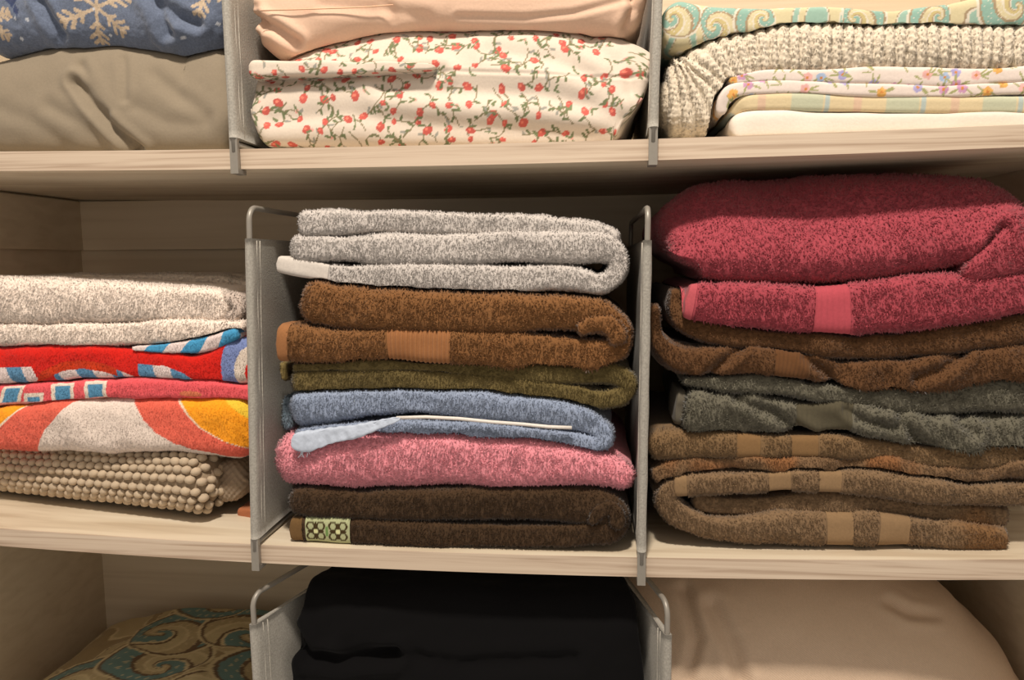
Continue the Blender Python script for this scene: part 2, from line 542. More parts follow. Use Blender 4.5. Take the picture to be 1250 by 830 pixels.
def board(name, label, bot, x0, x1, group=None):
    mid = 0.5 * (x0 + x1)
    e = thing(name, label, 'shelf', (mid, 0.2, float(bot(mid))))
    def strip(y0, y1, nm, mat):
        xs = np.linspace(x0, x1, 60)
        zb = bot(xs); V = []
        for x, z in zip(xs, zb):
            V += [(x, y0, z), (x, y0, z + TH), (x, y1, z + TH), (x, y1, z)]
        Q = []
        for i in range(59):
            a = i * 4
            for k in range(4):
                Q.append((a + k, a + (k + 1) % 4, a + 4 + (k + 1) % 4, a + 4 + k)[::-1])
        Q += [(0, 1, 2, 3), (236, 239, 238, 237)]
        mk(nm, V, [Q], mat, e, smoothf=False)
    strip(0.0016, YB - 0.001, 'board', M_BOARD)
    strip(0.0, 0.0016, 'edge_strip', M_EDGE)
    return e
board('closet_shelf', 'pale oak shelf board under the bedding and pillows', UP_BOT, XL + 0.001, XR - 0.001)
board('closet_shelf', 'pale oak shelf board carrying the three stacks of towels', MID_BOT, XL + 0.001, XR - 0.001)
board('closet_shelf', 'pale shelf board below, under the black bundle and paisley pillow', lambda x: LOW_TOP(x) - TH, XL + 0.001, XR - 0.001)

def box_obj(name, lo, hi, mat, parent=None):
    b = MB(); b.box(lo, hi)
    return b.build(name, mat, parent)
ZB, ZT = 0.50, 2.15
structure(box_obj('wall_back', (XL - 0.02, YB, ZB), (XR + 0.02, YB + 0.018, ZT), M_WALL))
structure(box_obj('wall_left', (XL - 0.018, -0.02, ZB), (XL, YB, ZT), M_WALL))
structure(box_obj('wall_right', (XR, -0.02, ZB), (XR + 0.018, YB, ZT), M_WALL))
# rails fixed under the upper shelf along the back and the left side
zr1 = float(UP_BOT(-0.8)) - 0.003
zr0 = zr1 - 0.078
structure(box_obj('trim_1', (XL + 0.012, YB - 0.012, zr0), (XR, YB, zr1), M_WALL))
structure(box_obj('trim_2', (XL, 0.0, zr0), (XL + 0.012, YB, zr1), M_WALL))

# ------------------------------------------------------------------ shelf dividers
LINEN = lin(160, 156, 147)
def divider(front_px, top_px, topz, shelf_bot, label, back_dir=(0.0, 1.0), lean=0.0, length=0.30):
    """front_px: clip position at the shelf edge (px x, px y); stands on that shelf and grips its edge"""
    yf = -0.0065
    B = atY(front_px[0], front_px[1], yf)
    zb = float(shelf_bot(B[0])); zt = zb + TH
    e = thing('shelf_divider', label, 'shelf divider', (B[0], yf, zt), 'grey fabric shelf dividers')
    T = atY(top_px[0], top_px[1], yf)
    lx = (T[0] - B[0]) / (T[2] - zt)                      # lean of the upright
    H = topz - zt
    dx, dy = back_dir
    def at(d, z):                                          # point on the panel: d metres back, z height above the shelf
        return np.array([B[0] + lx * z * 1.0 + dx * d, yf + dy * d, zt + z])
    r = 0.0030
    # wire frame: up the front, rounded corner, along the top, down the back
    rc = 0.014
    path = [at(0, -0.004 + t * (H - rc + 0.004)) for t in np.linspace(0, 1, 14)]
    path += [at(rc - rc * math.cos(t), H - rc + rc * math.sin(t)) for t in np.linspace(0.15, math.pi / 2, 7)]
    path += [at(d, H) for d in np.linspace(rc + 0.01, length - rc - 0.01, 8)]
    path += [at(length - rc + rc * math.sin(t), H - rc + rc * math.cos(t)) for t in np.linspace(0.0, math.pi / 2, 7)]
    path += [at(length, z) for z in np.linspace(H - rc - 0.01, 0.004, 8)]
    b = MB(); b.tube(path, r, 10, side=(1, 0.02, 0.01)); b.build('wire_frame', M_METAL, e, True)
    # fabric sleeve: padded panel around the wires, a little slack
    f0, f1 = 0.010, H - 0.032
    NZ, ND = 40, 36
    th = 0.0046
    ring = [(-0.0040, 0.0), (-0.0034, 0.7), (-0.0016, 0.95)]
    ds_ = [0.0] + list(np.linspace(0.006, length - 0.006, ND)) + [length]
    outer = []
    for sgn in (-1, 1):
        G = []
        for i in range(NZ + 1):
            z = f0 + (f1 - f0) * i / NZ
            row = []
            dl = np.concatenate([[-0.0046, -0.0040, -0.0022], np.linspace(0.002, length - 0.002, ND), [length + 0.0022, length + 0.0040, length + 0.0046]])
            for d in dl:
                edge = min(d + 0.0046, length + 0.0046 - d)
                w = th * math.sqrt(max(0.0, 1 - (1 - min(edge / 0.0046, 1)) ** 2))
                slack = -0.0016 * smooth(0.0, 0.05, np.float64(edge)) + 0.0004 * math.sin(z * 90 + d * 31)
                p = at(d, z)
                row.append(p + np.array([sgn * (w + slack * (edge > 0.003)), 0, 0]))
            G.append(row)
        outer.append(np.array(G))
    mz, md = outer[0].shape[:2]
    idx = np.arange(mz * md).reshape(mz, md)
    q = np.stack([idx[:-1, :-1], idx[:-1, 1:], idx[1:, 1:], idx[1:, :-1]], -1).reshape(-1, 4)
    o = mz * md
    top = np.stack([idx[-1, :-1], idx[-1, 1:], idx[-1, 1:] + o, idx[-1, :-1] + o], -1)
    bot = np.stack([idx[0, :-1], idx[0, 1:], idx[0, 1:] + o, idx[0, :-1] + o], -1)[:, ::-1]
    VV = np.concatenate([outer[0].reshape(-1, 3), outer[1].reshape(-1, 3)])
    mk('fabric_sleeve', VV, [q[:, ::-1], q + o, top, bot], M_LINEN, e, np.broadcast_to(LINEN, (len(VV), 3)))
    # stitched seams running up the front of both faces
    for sgn in (-1, 1):
        b = MB()
        for dd in (0.008, 0.0155):
            b.tube([at(dd, z) + np.array([sgn * 0.0041, 0, 0]) for z in np.linspace(f0 + 0.002, f1 - 0.002, 20)], 0.0006, 5)
        b.build('seam', M_LINEN, e, True, col=np.broadcast_to(lin(176, 171, 160), (sum(len(v) for v in b.v), 3)))
    # clip gripping the board: front strap, lower hook and runner along the board
    b = MB()
    w = 0.0042
    x = B[0]
    zb2 = zb - 0.0055
    b.box((x - w, yf - 0.0022, zb2), (x + w, yf + 0.0025, zt + 0.010))
    b.box((x - w, yf + 0.0025, zb2), (x + w, yf + 0.016, zb - 0.0006))
    b.build('clip', M_METAL, e)
    b = MB()
    b.tube([at(d, 0.0042) + np.array([0, 0, 0.0]) for d in np.linspace(0.004, length, 6)], 0.0032, 8, side=(1, 0, 0.02))
    b.build('foot_rail', M_METAL, e, True)
    return e
zt_mid = float(atY(306, 253, -0.0065)[2])
H_DIV = zt_mid - float(MID_TOP(atY(312, 690, 0)[0]))
zlow = float(LOW_TOP(0))
divider((312, 672), (304, 262), zt_mid, MID_BOT, 'grey linen shelf divider between the beach towels and the rust brown towel')
divider((783, 690), (791, 262), float(atY(791, 253, -0.0065)[2]), MID_BOT, 'grey linen shelf divider between the rust brown and raspberry towels')
divider((287, 200), (277, 10), float(UP_TOP(-0.37)) + H_DIV, UP_BOT, 'grey linen shelf divider between the olive pillow and the strawberry print sheet')
divider((797, 190), (803, 10), float(UP_TOP(0.06)) + H_DIV, UP_BOT, 'grey linen shelf divider between the strawberry print sheet and the cream chenille blanket')
def splay(front, far):
    T = atY(front[0], front[1], -0.0065)
    Fp = atZ(far[0], far[1], T[2])
    v = (Fp - T)[:2]; v /= np.linalg.norm(v)
    return T, v
TL, vl = splay((308, 727), (375, 688))
TR, vr = splay((815, 737), (785, 700))
def low_div(T, v, label, tilt):
    Bp = np.array([T[0] + tilt, -0.0065, zlow])
    q = (Bp - C0) @ R3
    pb = (625 + FPX * q[0] / -q[2], 415 - FPX * q[1] / -q[2])
    q = (T - C0) @ R3
    pt = (625 + FPX * q[0] / -q[2], 415 - FPX * q[1] / -q[2])
    divider(pb, pt, float(T[2]), lambda x: LOW_TOP(x) - TH, label, back_dir=(float(v[0]), float(v[1])), length=0.26)
low_div(TL, vl, 'grey linen shelf divider between the dark paisley pillow and the black bundle', 0.006)
low_div(TR, vr, 'grey linen shelf divider between the black bundle and the beige pillow', 0.0)

# ------------------------------------------------------------------ middle stack of towels
def base_of(px, py, Y):
    p = atY(px, py, Y)
    return (float(p[0]), float(p[1]) + 0.08, float(p[2]))

env_init('mid', MID_TOP); env_init('up', UP_TOP); env_init('low', LOW_TOP)
ROW['k'] = 'mid'
# dark chocolate towel at the bottom
dk = lin(70, 52, 35)
t = thing('bath_towel', 'dark chocolate brown towel with a green embroidered band at the bottom of its stack', 'towel', base_of(560, 670, 0.012))
def green_band(X, V):
    C = np.empty((len(X), 3)); C[:] = lin(170, 174, 134)
    br = lin(64, 50, 26)
    for cxm in (386, 413):
        for ox, oy in ((-6, 6.5), (6, 6.5), (-6, -6.5), (6, -6.5)):
            d = np.hypot(X - cxm - ox, V - oy)
            C[(np.abs(d - 4.6) < 1.1)] = br
        C[(np.abs(X - cxm) < 1.2) & (np.abs(V) < 11)] = br
        C[(np.abs(V) < 1.2) & (np.abs(X - cxm) < 10)] = br
        C[np.hypot(X - cxm, V) < 2.6] = lin(215, 215, 160)
    g = (np.abs(X - 399.5) < 1.5) & (np.abs(V) < 7); C[g] = lin(110, 140, 80)
    return C
ribbon('folded_layer', [(350,612,14),(400,616,16.5),(500,619,18),(600,619,20),(690,618,22),(735,621,21),(757,634,15),(748,650,13),(700,656,14),(600,655,15),(500,653,15),(420,649,15.5),(352,647,14)],
       t, M_TERRY, dk, Y=0.010, tuft=TUFT, seed=11, ends=('round', 'cut'),
       bands=[dict(x0=340, x1=371, leg=2, col=lin(108, 82, 50), name='hem'), dict(x0=371.5, x1=429, leg=2, col=green_band, fine=4, name='embroidered_band', label='pale green embroidered band with brown scrolls', off=0.0016)])
ribbon('inner_fold', [(722,642,5),(727,628,9),(744,619,11),(757,632,11),(751,648,8)], t, M_TERRY, dk, Y=0.004, tuft=TUFT, seed=71, depth=0.08)
# pink towel
t = thing('bath_towel', 'fluffy pink towel between the blue and dark chocolate towels', 'towel', base_of(560, 600, 0.012))
ribbon('folded_layer', tb([(332,532),(350,529),(400,534),(480,528),(540,528),(600,533),(680,540),(730,550),(760,562),(772,580)], [(332,586),(345,591),(370,595),(450,597),(550,599),(620,600),(660,597),(700,592),(740,594),(772,600)]),
       t, M_TERRY, lin(228, 147, 157), Y=0.008, tuft=TUFTL, seed=12, ends=('round', 'round'), pw=0.72)
# blue towel
t = thing('bath_towel', 'powder blue towel with a pale frayed hem hanging from its fold', 'towel', base_of(560, 535, 0.012))
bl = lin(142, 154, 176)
ribbon('folded_layer', [(352,503,19),(400,498,18.5),(450,493,17),(500,490,15),(580,496,15),(650,503,15.5),(700,510,15),(730,521,13),(742,535,11),(728,543,9),(700,538,9.5),(640,532,10),(560,525,10),(480,522,10),(400,528,9),(358,534,9)],
       t, M_TERRY, bl, Y=0.010, tuft=TUFT, seed=13)
ribbon('hem', [(355,537,9),(366,541,12),(378,540,12.5),(400,533,10.5),(430,528,8),(460,519,5.5),(488,511,2.5)], t, M_FLAT, lin(188, 198, 214), Y=-0.003, clamp=False, ds=0.0012, nose=0.35, pw=0.4, depth=0.004, ends=('cut', 'cut'), wr=(0.0014, 0.02), lump=(0.0004, 0.004), seed=14,
       disp=lambda X, V, S, P: 0.00035 * np.cos(X * 0.5))
b = MB(); b.tube([atY(x, y, 0.001) for x, y in ((484,510),(520,509),(560,511),(600,515),(640,518),(670,521),(698,522))], 0.0018, 8)
b.build('selvedge_cord', M_FLAT, t, True, col=np.broadcast_to(lin(222, 216, 208), (7 * 8 + 2, 3)))
mb = MB()
rg = np.random.RandomState(3)
for i in range(26):
    x = 350 + rg.rand() * 28; y = 546 + rg.rand() * 5
    p = atY(x, y, 0.001); q = p + np.array([rg.normal(0, 0.003), -0.001, -0.005 - rg.rand() * 0.004])
    if x > 366: mb.tube([p, (p + q) / 2 + rg.normal(0, 0.0006, 3), q], 0.0004, 5)
fr = mb.build('fringe', M_FLAT, t, True, col=np.broadcast_to(lin(205, 212, 224), (sum(len(v) for v in mb.v), 3)))
fr['kind'] = 'stuff'
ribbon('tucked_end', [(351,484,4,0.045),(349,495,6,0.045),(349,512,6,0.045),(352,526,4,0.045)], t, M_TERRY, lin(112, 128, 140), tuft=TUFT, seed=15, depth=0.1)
# olive towel
t = thing('bath_towel', 'olive green towel flattened between the rust brown and blue towels', 'towel', base_of(560, 480, 0.012))
ol = lin(106, 92, 56)
ribbon('folded_layer', [(356,449,5),(480,446,5),(600,453,9),(700,459,11),(750,456,13),(770,468,10),(762,485,12),(735,490,11),(680,480,14.5),(600,469,14),(500,463,12.5),(420,465,13.5),(354,466,14)],
       t, M_TERRY, ol, Y=0.014, tuft=dict(TUFTS, L=0.0026), seed=16)
ribbon('tucked_end', [(345,441,6,0.04),(344,452,7,0.04),(347,466,6,0.04)], t, M_TERRY, lin(140, 122, 76), tuft=TUFTS, seed=17, depth=0.1)
# rust brown towel
t = thing('bath_towel', 'thick rust brown towel with a ribbed woven band', 'towel', base_of(560, 450, 0.012))
rb = lin(126, 87, 52)
ribbon('folded_layer', [(364,364,25),(400,375,24),(500,381,22),(600,384,21),(680,385,20),(732,386,19),(761,402,14),(758,426,15),(728,436,19),(680,432,24),(600,427,22),(550,423,18.5),(480,421,17.5),(420,424,20),(372,423,23),(336,420,22)],
       t, M_TERRY, rb, Y=0.006, tuft=TUFTL, seed=18, ends=('round', 'cut'),
       bands=[dict(x0=320, x1=352, leg=2, col=lin(152, 104, 66), name='hem', off=0.0012), dict(x0=474, x1=551, leg=2, col=lin(150, 102, 64), ramp=0.0016, rib=5.6, fine=5, name='ribbed_band', label='flat ribbed band of lighter brown')])
ribbon('inner_fold', [(706,405,6),(718,397,9),(738,393,10),(752,402,9),(757,420,8)], t, M_TERRY, rb, Y=0.002, tuft=TUFTL, seed=19, depth=0.1)
# light grey towel
t = thing('bath_towel', 'light grey towel on top of the rust brown towel', 'towel', base_of(560, 360, 0.012))
lg = lin(194, 187, 181)
ribbon('folded_layer', [(336,322,9.5),(370,327,11.5),(400,334,13),(440,338,14.5),(500,338,15),(560,341,18),(620,342,19),(670,338,16),(705,340,13),(735,349,12),(755,334,13),(757,312,14),(735,301,18),(660,301,20),(560,303,18),(450,304,17),(352,302,15)],
       t, M_TERRY, lg, Y=0.012, tuft=TUFT, seed=20, ends=('cut', 'round'),
       bands=[dict(x0=325, x1=401, leg=1, col=lin(204, 196, 187), name='hem')])
ribbon('folded_layer', [(362,273,14),(450,270,14),(560,273,14),(660,277,14),(725,284,13),(756,294,9)], t, M_TERRY, lg, Y=0.016, tuft=TUFT, seed=21)

# ------------------------------------------------------------------ left stack
# bobble rug
t = thing('bath_rug', 'beige bobble-textured bath rug at the bottom of the beach towel stack', 'rug', base_of(130, 622, 0.06))
rugpts = [(-50,572,23,0.092),(0,576,25.5,0.082),(60,581,28,0.072),(150,588,31,0.058),(220,593,36,0.046),(250,598,39,0.040)]
rugc = lin(186, 168, 144)
ribbon('rug_body', rugpts, t, M_FLAT, lin(150, 132, 110), ds=0.004, nose=1.0, pw=0.85, wr=None, lump=None, seed=22, ends=('round', 'round'))
def bobbles():
    c = rugpts
    W = np.array([atY(p[0], p[1], p[3]) for p in c]); hw = np.array([p[2] * mpp(w) for p, w in zip(c, W)])
    d = np.concatenate([[0], np.cumsum(np.linalg.norm(np.diff(W, axis=0), axis=1))])
    # unit blob
    nt_, np_ = 5, 8
    V = [(0, 0, 1)]
    for i in range(1, nt_):
        for k in range(np_):
            a, b_ = math.pi * i / nt_, 2 * math.pi * k / np_
            V.append((math.sin(a) * math.cos(b_), math.sin(a) * math.sin(b_), math.cos(a)))
    V.append((0, 0, -1)); V = np.array(V)
    T = [(0, 1 + k, 1 + (k + 1) % np_) for k in range(np_)]
    Q = []
    for i in range(nt_ - 2):
        for k in range(np_):
            a = 1 + i * np_
            Q.append((a + k, a + np_ + k, a + np_ + (k + 1) % np_, a + (k + 1) % np_))
    last = len(V) - 1
    T += [(last, 1 + (nt_ - 2) * np_ + (k + 1) % np_, 1 + (nt_ - 2) * np_ + k) for k in range(np_)]
    T, Q = np.array(T), np.array(Q)
    mb = MB(); cols = []
    rg = np.random.RandomState(5)
    rows = np.linspace(-0.034, 0.062, 16)
    step = 0.0122
    for ri, vv in enumerate(rows):
        for s in np.arange(0.0 + (ri % 2) * step * 0.5, d[-1] + 0.001, step):
            ce = np.array([np.interp(s, d, W[:, a]) for a in range(3)]); h = float(np.interp(s, d, hw))
            endd = d[-1] - s
            e = 1.0 if endd > 0.02 else math.sqrt(max(0.12, 1 - (1 - endd / 0.02) ** 2))
            arc = h * 1.45
            u = vv / 0.034 * arc if vv < 0 else vv / 0.034 * arc
            a = u / arc
            if abs(a) <= 1.0:
                th = a * math.pi / 2
                p = ce + np.array([0, h * (1 - abs(math.cos(th)) ** 0.85) + (1 - e) * 0.02, math.copysign(abs(math.sin(th)) ** 0.85, th) * h * e])
                nrm = np.array([0, -math.cos(th), math.sin(th)])
            else:
                p = ce + np.array([0, h + (abs(u) - arc), h * e * np.sign(a)]); nrm = np.array([0, 0, np.sign(a)])
            if endd < 0.012: nrm = nrm + np.array([0.8, 0, 0]); nrm /= np.linalg.norm(nrm)
            tx = np.array([1.0, 0, 0]); tx -= nrm * tx.dot(nrm); tx /= np.linalg.norm(tx); ty = np.cross(nrm, tx)
            ang = rg.normal(0.12, 0.2); tx, ty = tx * math.cos(ang) + ty * math.sin(ang), ty * math.cos(ang) - tx * math.sin(ang)
            sc = rg.uniform(0.92, 1.1)
            M = np.stack([tx * 0.0064 * sc, ty * 0.0050 * sc, nrm * 0.0052 * sc])
            VB = p + nrm * 0.0012 + V @ M
            settle(VB); PEND.append(VB)
            mb.add(VB, Q, T)
            cols.append(np.repeat((rugc * rg.uniform(0.9, 1.08))[None], len(V), 0))
    o = mb.build('bobble_pile', M_FLAT, t, True, col=np.concatenate(cols)); o['kind'] = 'stuff'
bobbles()
ribbon('rolled_end', [(262,590,27,0.075),(280,590,26,0.075),(299,592,23,0.078)], t, M_FLAT, lin(150, 132, 112), ds=0.0015, nose=0.9, ends=('cut', 'round'), seed=23,
       disp=lambda X, V, S, P: 0.0012 * np.cos(X * 0.9) * np.cos(V * 0.7))
# small terracotta cloth peeking out behind the rug
t = thing('folded_cloth', 'small terracotta orange cloth peeking out beside the bobble rug', 'cloth', base_of(300, 637, 0.075))
ribbon('folded_layer', [(288,628,8,0.085),(300,629,8,0.08),(312,630,7,0.08)], t, M_FLAT, lin(168, 104, 70), ds=0.0015, depth=0.06, wr=(0.0008, 0.02), clamp=False, seed=24)
# coral, cream and orange beach towel
def beach(X, V, rng, P):
    v = np.clip(V / 31.0, -2.5, 2.5)                       # +1 top, -1 bottom of the front edge
    C = np.empty((len(X), 3)); C[:] = lin(226, 210, 198)
    coral = lin(226, 104, 84); org = lin(246, 160, 34); wl = lin(236, 216, 190); yel = lin(226, 190, 60)
    xb = np.interp(v, [-2, -1, 0, 1, 2], [30, 37, 56, 90, 150])
    C[X < xb] = coral
    xo = np.interp(v, [-2, -1, 0, 1, 2], [-60, -40, -8, 30, 90])
    C[X < xo + 3] = wl; C[X < xo] = org
    xw = np.interp(v, [-1.6, -1.1, -0.75, -0.3, 0.2, 1, 2], [330, 262, 212, 188, 175, 163, 156])
    C[X > xw] = coral
    xo2 = np.interp(v, [-1.2, -0.75, -0.4, 0.0, 0.5, 1, 2], [360, 312, 270, 244, 229, 218, 206])
    C[X > xo2 - 3] = wl; C[X > xo2] = org
    xy = np.interp(v, [-0.2, 0.4, 1, 2], [345, 306, 276, 240])
    C[X > xy] = yel
    return C
t = thing('beach_towel', 'coral, cream and orange beach towel lying on the bobble rug', 'beach towel', base_of(130, 552, 0.06))
ribbon('folded_layer', tb([(-50,504),(0,500),(60,492),(130,486),(200,486),(312,489)], [(-50,549),(0,551),(60,553),(130,556),(180,553),(220,555),(260,559),(312,571)]),
       t, M_TERRY, beach, Y=0.045, ds=0.0014, tuft=dict(TUFTS, L=0.0009, mess=0.4, var=0.05), seed=25, nose=0.9)
# pink beach towel with blue blocks
def pinkp(X, V, rng, P):
    C = np.empty((len(X), 3)); C[:] = lin(228, 92, 98)
    wh, bu = lin(228, 212, 196), lin(86, 142, 178)
    for x0, x1, lo, hi, sl in ((2, 22, -16, 10, 0.4), (32, 50, -14, -2, 0.2), (66, 86, -12, 9, 0.1), (107, 126, -10, 8, 0.1), (-40, -16, -14, 9, 0.2)):
        xs = X - sl * V
        def inside(g): return (xs > x0 - g) & (xs < x1 + g) & (V > lo - g) & (V < hi + g)
        C[inside(3.5)] = wh
        C[inside(-1)] = bu
    C[np.hypot((X - 232) / 14, (V + 5) / 4) < 1] = lin(226, 128, 92)
    C[(V < -9.5) & (X < 130)] = lin(222, 150, 140)
    return C
t = thing('beach_towel', 'thin pink beach towel with blue and white blocks between two bolder ones', 'beach towel', base_of(130, 486, 0.06))
ribbon('folded_layer', tb([(-50,472),(0,469),(60,467),(150,464),(200,463),(250,465),(312,472)], [(-50,500),(0,498),(50,495),(125,486),(200,487),(312,491)]),
       t, M_TERRY, pinkp, Y=0.048, ds=0.0012, tuft=dict(TUFTS, L=0.0009, mess=0.4, var=0.05), seed=26, nose=1.0)
# red beach towel with blue and white stripes
def redp(X, V, rng, P):
    C = np.empty((len(X), 3)); C[:] = lin(206, 32, 22)
    wh, bu = lin(224, 206, 202), lin(92, 140, 176)
    def stripes(mask, per, ph):
        k = np.floor((X + 0.25 * V - ph) / per).astype(int) % 2
        C[mask & (k == 0)] = bu; C[mask & (k == 1)] = wh
    stripes((V < -2) & (X < 44 - 0.3 * (V + 20)), 19, 6)
    arc = np.interp(X, [38, 50, 75, 100, 125, 150, 172], [-24, -8, 3, 5, 0, -10, -22])
    stripes((V < arc - 9) & (X > 64) & (X < 150), 21, 88)
    C[(V < arc) & (V > arc - 11) & (X > 36) & (X < 176)] = lin(204, 58, 22)
    top2 = np.interp(X, [142, 165, 200, 225, 250], [-8, 0, 1, -6, -26])
    stripes((V < top2) & (X > 140) & (X < 250) & ((V < arc - 1) | (X > 168)), 21, 165)
    d = np.hypot((X - 322) / 1.0, (V + 22) / 1.15)
    C[(d > 40) & (d < 56)] = lin(120, 136, 184)
    C[(d > 27) & (d < 40)] = lin(214, 200, 186)
    C[(d < 16)] = lin(120, 136, 184)
    return C
t = thing('beach_towel', 'bright red beach towel with blue and white stripes', 'beach towel', base_of(130, 465, 0.06))
ribbon('folded_layer', tb([(-50,428),(0,425),(100,423),(165,424),(200,431),(235,436),(262,428),(285,411),(312,405)], [(-50,472),(0,469),(60,467),(150,464),(200,464),(250,468),(312,474)]),
       t, M_TERRY, redp, Y=0.047, ds=0.0012, tuft=dict(TUFTS, L=0.0009, mess=0.4, var=0.05), seed=27, nose=1.0)
def skyp(X, V, rng, P):
    C = np.empty((len(X), 3)); C[:] = lin(226, 208, 204)
    k = ((X - 0.9 * V - 178) % 46) < 24
    C[k] = lin(70, 150, 194)
    return C
ribbon('striped_layer', tb([(160,424),(200,421),(250,413),(290,404)], [(160,427),(200,430),(240,432),(262,426),(290,410)]), t, M_TERRY, skyp, Y=0.0475, clamp=False, ds=0.0012, tuft=dict(TUFTS, L=0.0009, mess=0.4, var=0.05), seed=28)
# cream bath towel
t = thing('bath_towel', 'cream towel on top of the red striped beach towel', 'towel', base_of(130, 423, 0.06))
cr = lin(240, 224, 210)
ribbon('folded_layer', [(-50,410,12),(0,409,13),(60,409,13),(110,409,13.5),(160,407,14),(210,404,13),(260,402,9),(296,400,6)], t, M_TERRY, cr, Y=0.05, tuft=TUFT, seed=29)
ribbon('folded_layer', [(-50,368,27),(0,368,27),(60,369,26),(120,370,24),(200,371,21),(250,374,22),(276,377,20)], t, M_TERRY, cr, Y=0.052, tuft=TUFT, seed=30)
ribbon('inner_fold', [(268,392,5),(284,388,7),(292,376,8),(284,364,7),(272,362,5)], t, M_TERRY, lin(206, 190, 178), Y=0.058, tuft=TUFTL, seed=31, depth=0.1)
ribbon('folded_layer', [(2,352,14,0.17),(60,350,14,0.17),(120,350,13,0.16),(200,348,13,0.16),(270,350,13,0.15),(312,356,12,0.15)], t, M_TERRY, lin(214, 200, 184), tuft=TUFT, seed=32, depth=0.15)  # rear of the same cream towel, its shade painted in as a duller cream

# ------------------------------------------------------------------ right stack
tp = lin(126, 102, 76); tan = lin(136, 110, 80)
t = thing('bath_towel', 'taupe towel with tan bands rolled round itself at the bottom of its stack', 'towel', base_of(1020, 668, 0.03))
def taupe(X, V, rng, P):
    C = np.empty((len(X), 3)); C[:] = tp
    f = smooth(0.1, 0.7, fbm(P, 0.05, 2, 40))[:, None] * smooth(1050, 1240, X)[:, None]
    return C * (1 - f) + lin(126, 92, 58) * f
ribbon('folded_layer', [(1232,660,13),(1180,657,16),(1120,651,18),(1060,646,18.5),(1000,646,18.5),(950,646,18),(900,650,15),(862,647,14.5),(828,632,15),(811,613,13),(819,597,9),(838,591,6),(858,593,4)],
       t, M_TERRY, taupe, Y=0.024, tuft=TUFT, seed=33, ends=('cut', 'round'),
       bands=[dict(x0=1008, x1=1042, leg=1, turn='min', col=tan), dict(x0=1072, x1=1112, leg=1, turn='min', col=tan)] )
ribbon('folded_layer', [(846,612,9),(880,619,11),(930,620,12),(1000,616,13),(1080,619,13),(1150,627,12),(1230,634,11)], t, M_TERRY, taupe, Y=0.034, tuft=TUFT, seed=34, ends=('round', 'cut'))
ribbon('folded_layer', tb([(822,583),(900,579),(950,576),(1000,575),(1060,577),(1120,586),(1180,594),(1275,592)], [(822,607),(880,607),(950,602),(1000,600),(1060,605),(1120,613),(1180,618),(1275,618)]),
       t, M_TERRY, taupe, Y=0.022, tuft=TUFT, seed=35, ends=('cut', 'round'),
       bands=[dict(x0=810, x1=840, col=tan, name='hem', off=0.0012), dict(x0=938, x1=966, col=tan), dict(x0=1000, x1=1029, col=tan)])
t = thing('bath_towel', 'brown towel with rust tinges lying under the grey green towel', 'towel', base_of(1020, 578, 0.03))
def rusty(X, V, rng, P):
    f = smooth(-0.2, 0.9, fbm(P, 0.03, 2, 41))[:, None]
    return lin(120, 94, 68) * (1 - f) + lin(134, 92, 58) * f
ribbon('folded_layer', [(797,584,8),(817,573,10),(850,568,9.5),(900,566,9.5),(960,570,8.5),(1000,568,8.5),(1040,567,9),(1100,571,10),(1150,580,9),(1200,580,9),(1275,572,10)], t, M_TERRY, rusty, Y=0.028, tuft=TUFT, wr=(0.0045, 0.04), seed=36)
ribbon('folded_layer', [(793,551,8),(804,543,14),(830,543,15),(880,543,13.5),(950,546,13),(1020,546,12),(1080,551,12),(1130,559,13),(1200,560,16),(1275,556,16)], t, M_TERRY, lin(122, 97, 68), Y=0.028, tuft=TUFT, seed=37,
       bands=[dict(x0=899, x1=930, col=lin(126, 97, 64)), dict(x0=966, x1=1000, col=lin(126, 97, 64))])
# grey green towel
gg = lin(104, 100, 86)
t = thing('bath_towel', 'crumpled grey green towel with a dark woven band and satin tab', 'towel', base_of(1020, 530, 0.03))
ribbon('folded_layer', [(838,503,22),(870,508,25),(905,508,25),(950,511,20),(1000,510,17),(1040,509,13),(1080,518,13),(1120,531,20),(1160,535,21),(1200,534,21),(1275,530,20)], t, M_TERRY, gg, Y=0.026, tuft=TUFTL, seed=39, wr=(0.006, 0.04), ends=(0.012, 'round'),
       creases=[([(900, 486), (945, 505), (985, 532)], 0.006, 7), ([(1035, 500), (1060, 516), (1095, 522)], 0.005, 6), ([(1100, 508), (1118, 535), (1150, 556)], 0.006, 7), ([(1170, 512), (1190, 530)], 0.004, 6)],
       bands=[dict(x0=972, x1=1041, col=lin(82, 76, 60), rib=6, ramp=0.0005)], nose=0.8)
ribbon('satin_tab', [(822,498,20),(831,499,22),(840,500,22)], t, M_FLAT, lin(98, 92, 80), Y=0.034, ds=0.0012, depth=0.06, seed=40, wr=(0.0008, 0.02), ends=('cut', 'cut'))
ribbon('folded_layer', [(834,466,4),(880,469,8),(930,468,11),(970,474,9),(1010,481,8),(1060,487,12),(1110,490,15),(1160,490,18),(1210,484,20),(1275,478,20)], t, M_TERRY, gg, Y=0.027, tuft=TUFTL, seed=41, wr=(0.003, 0.04))
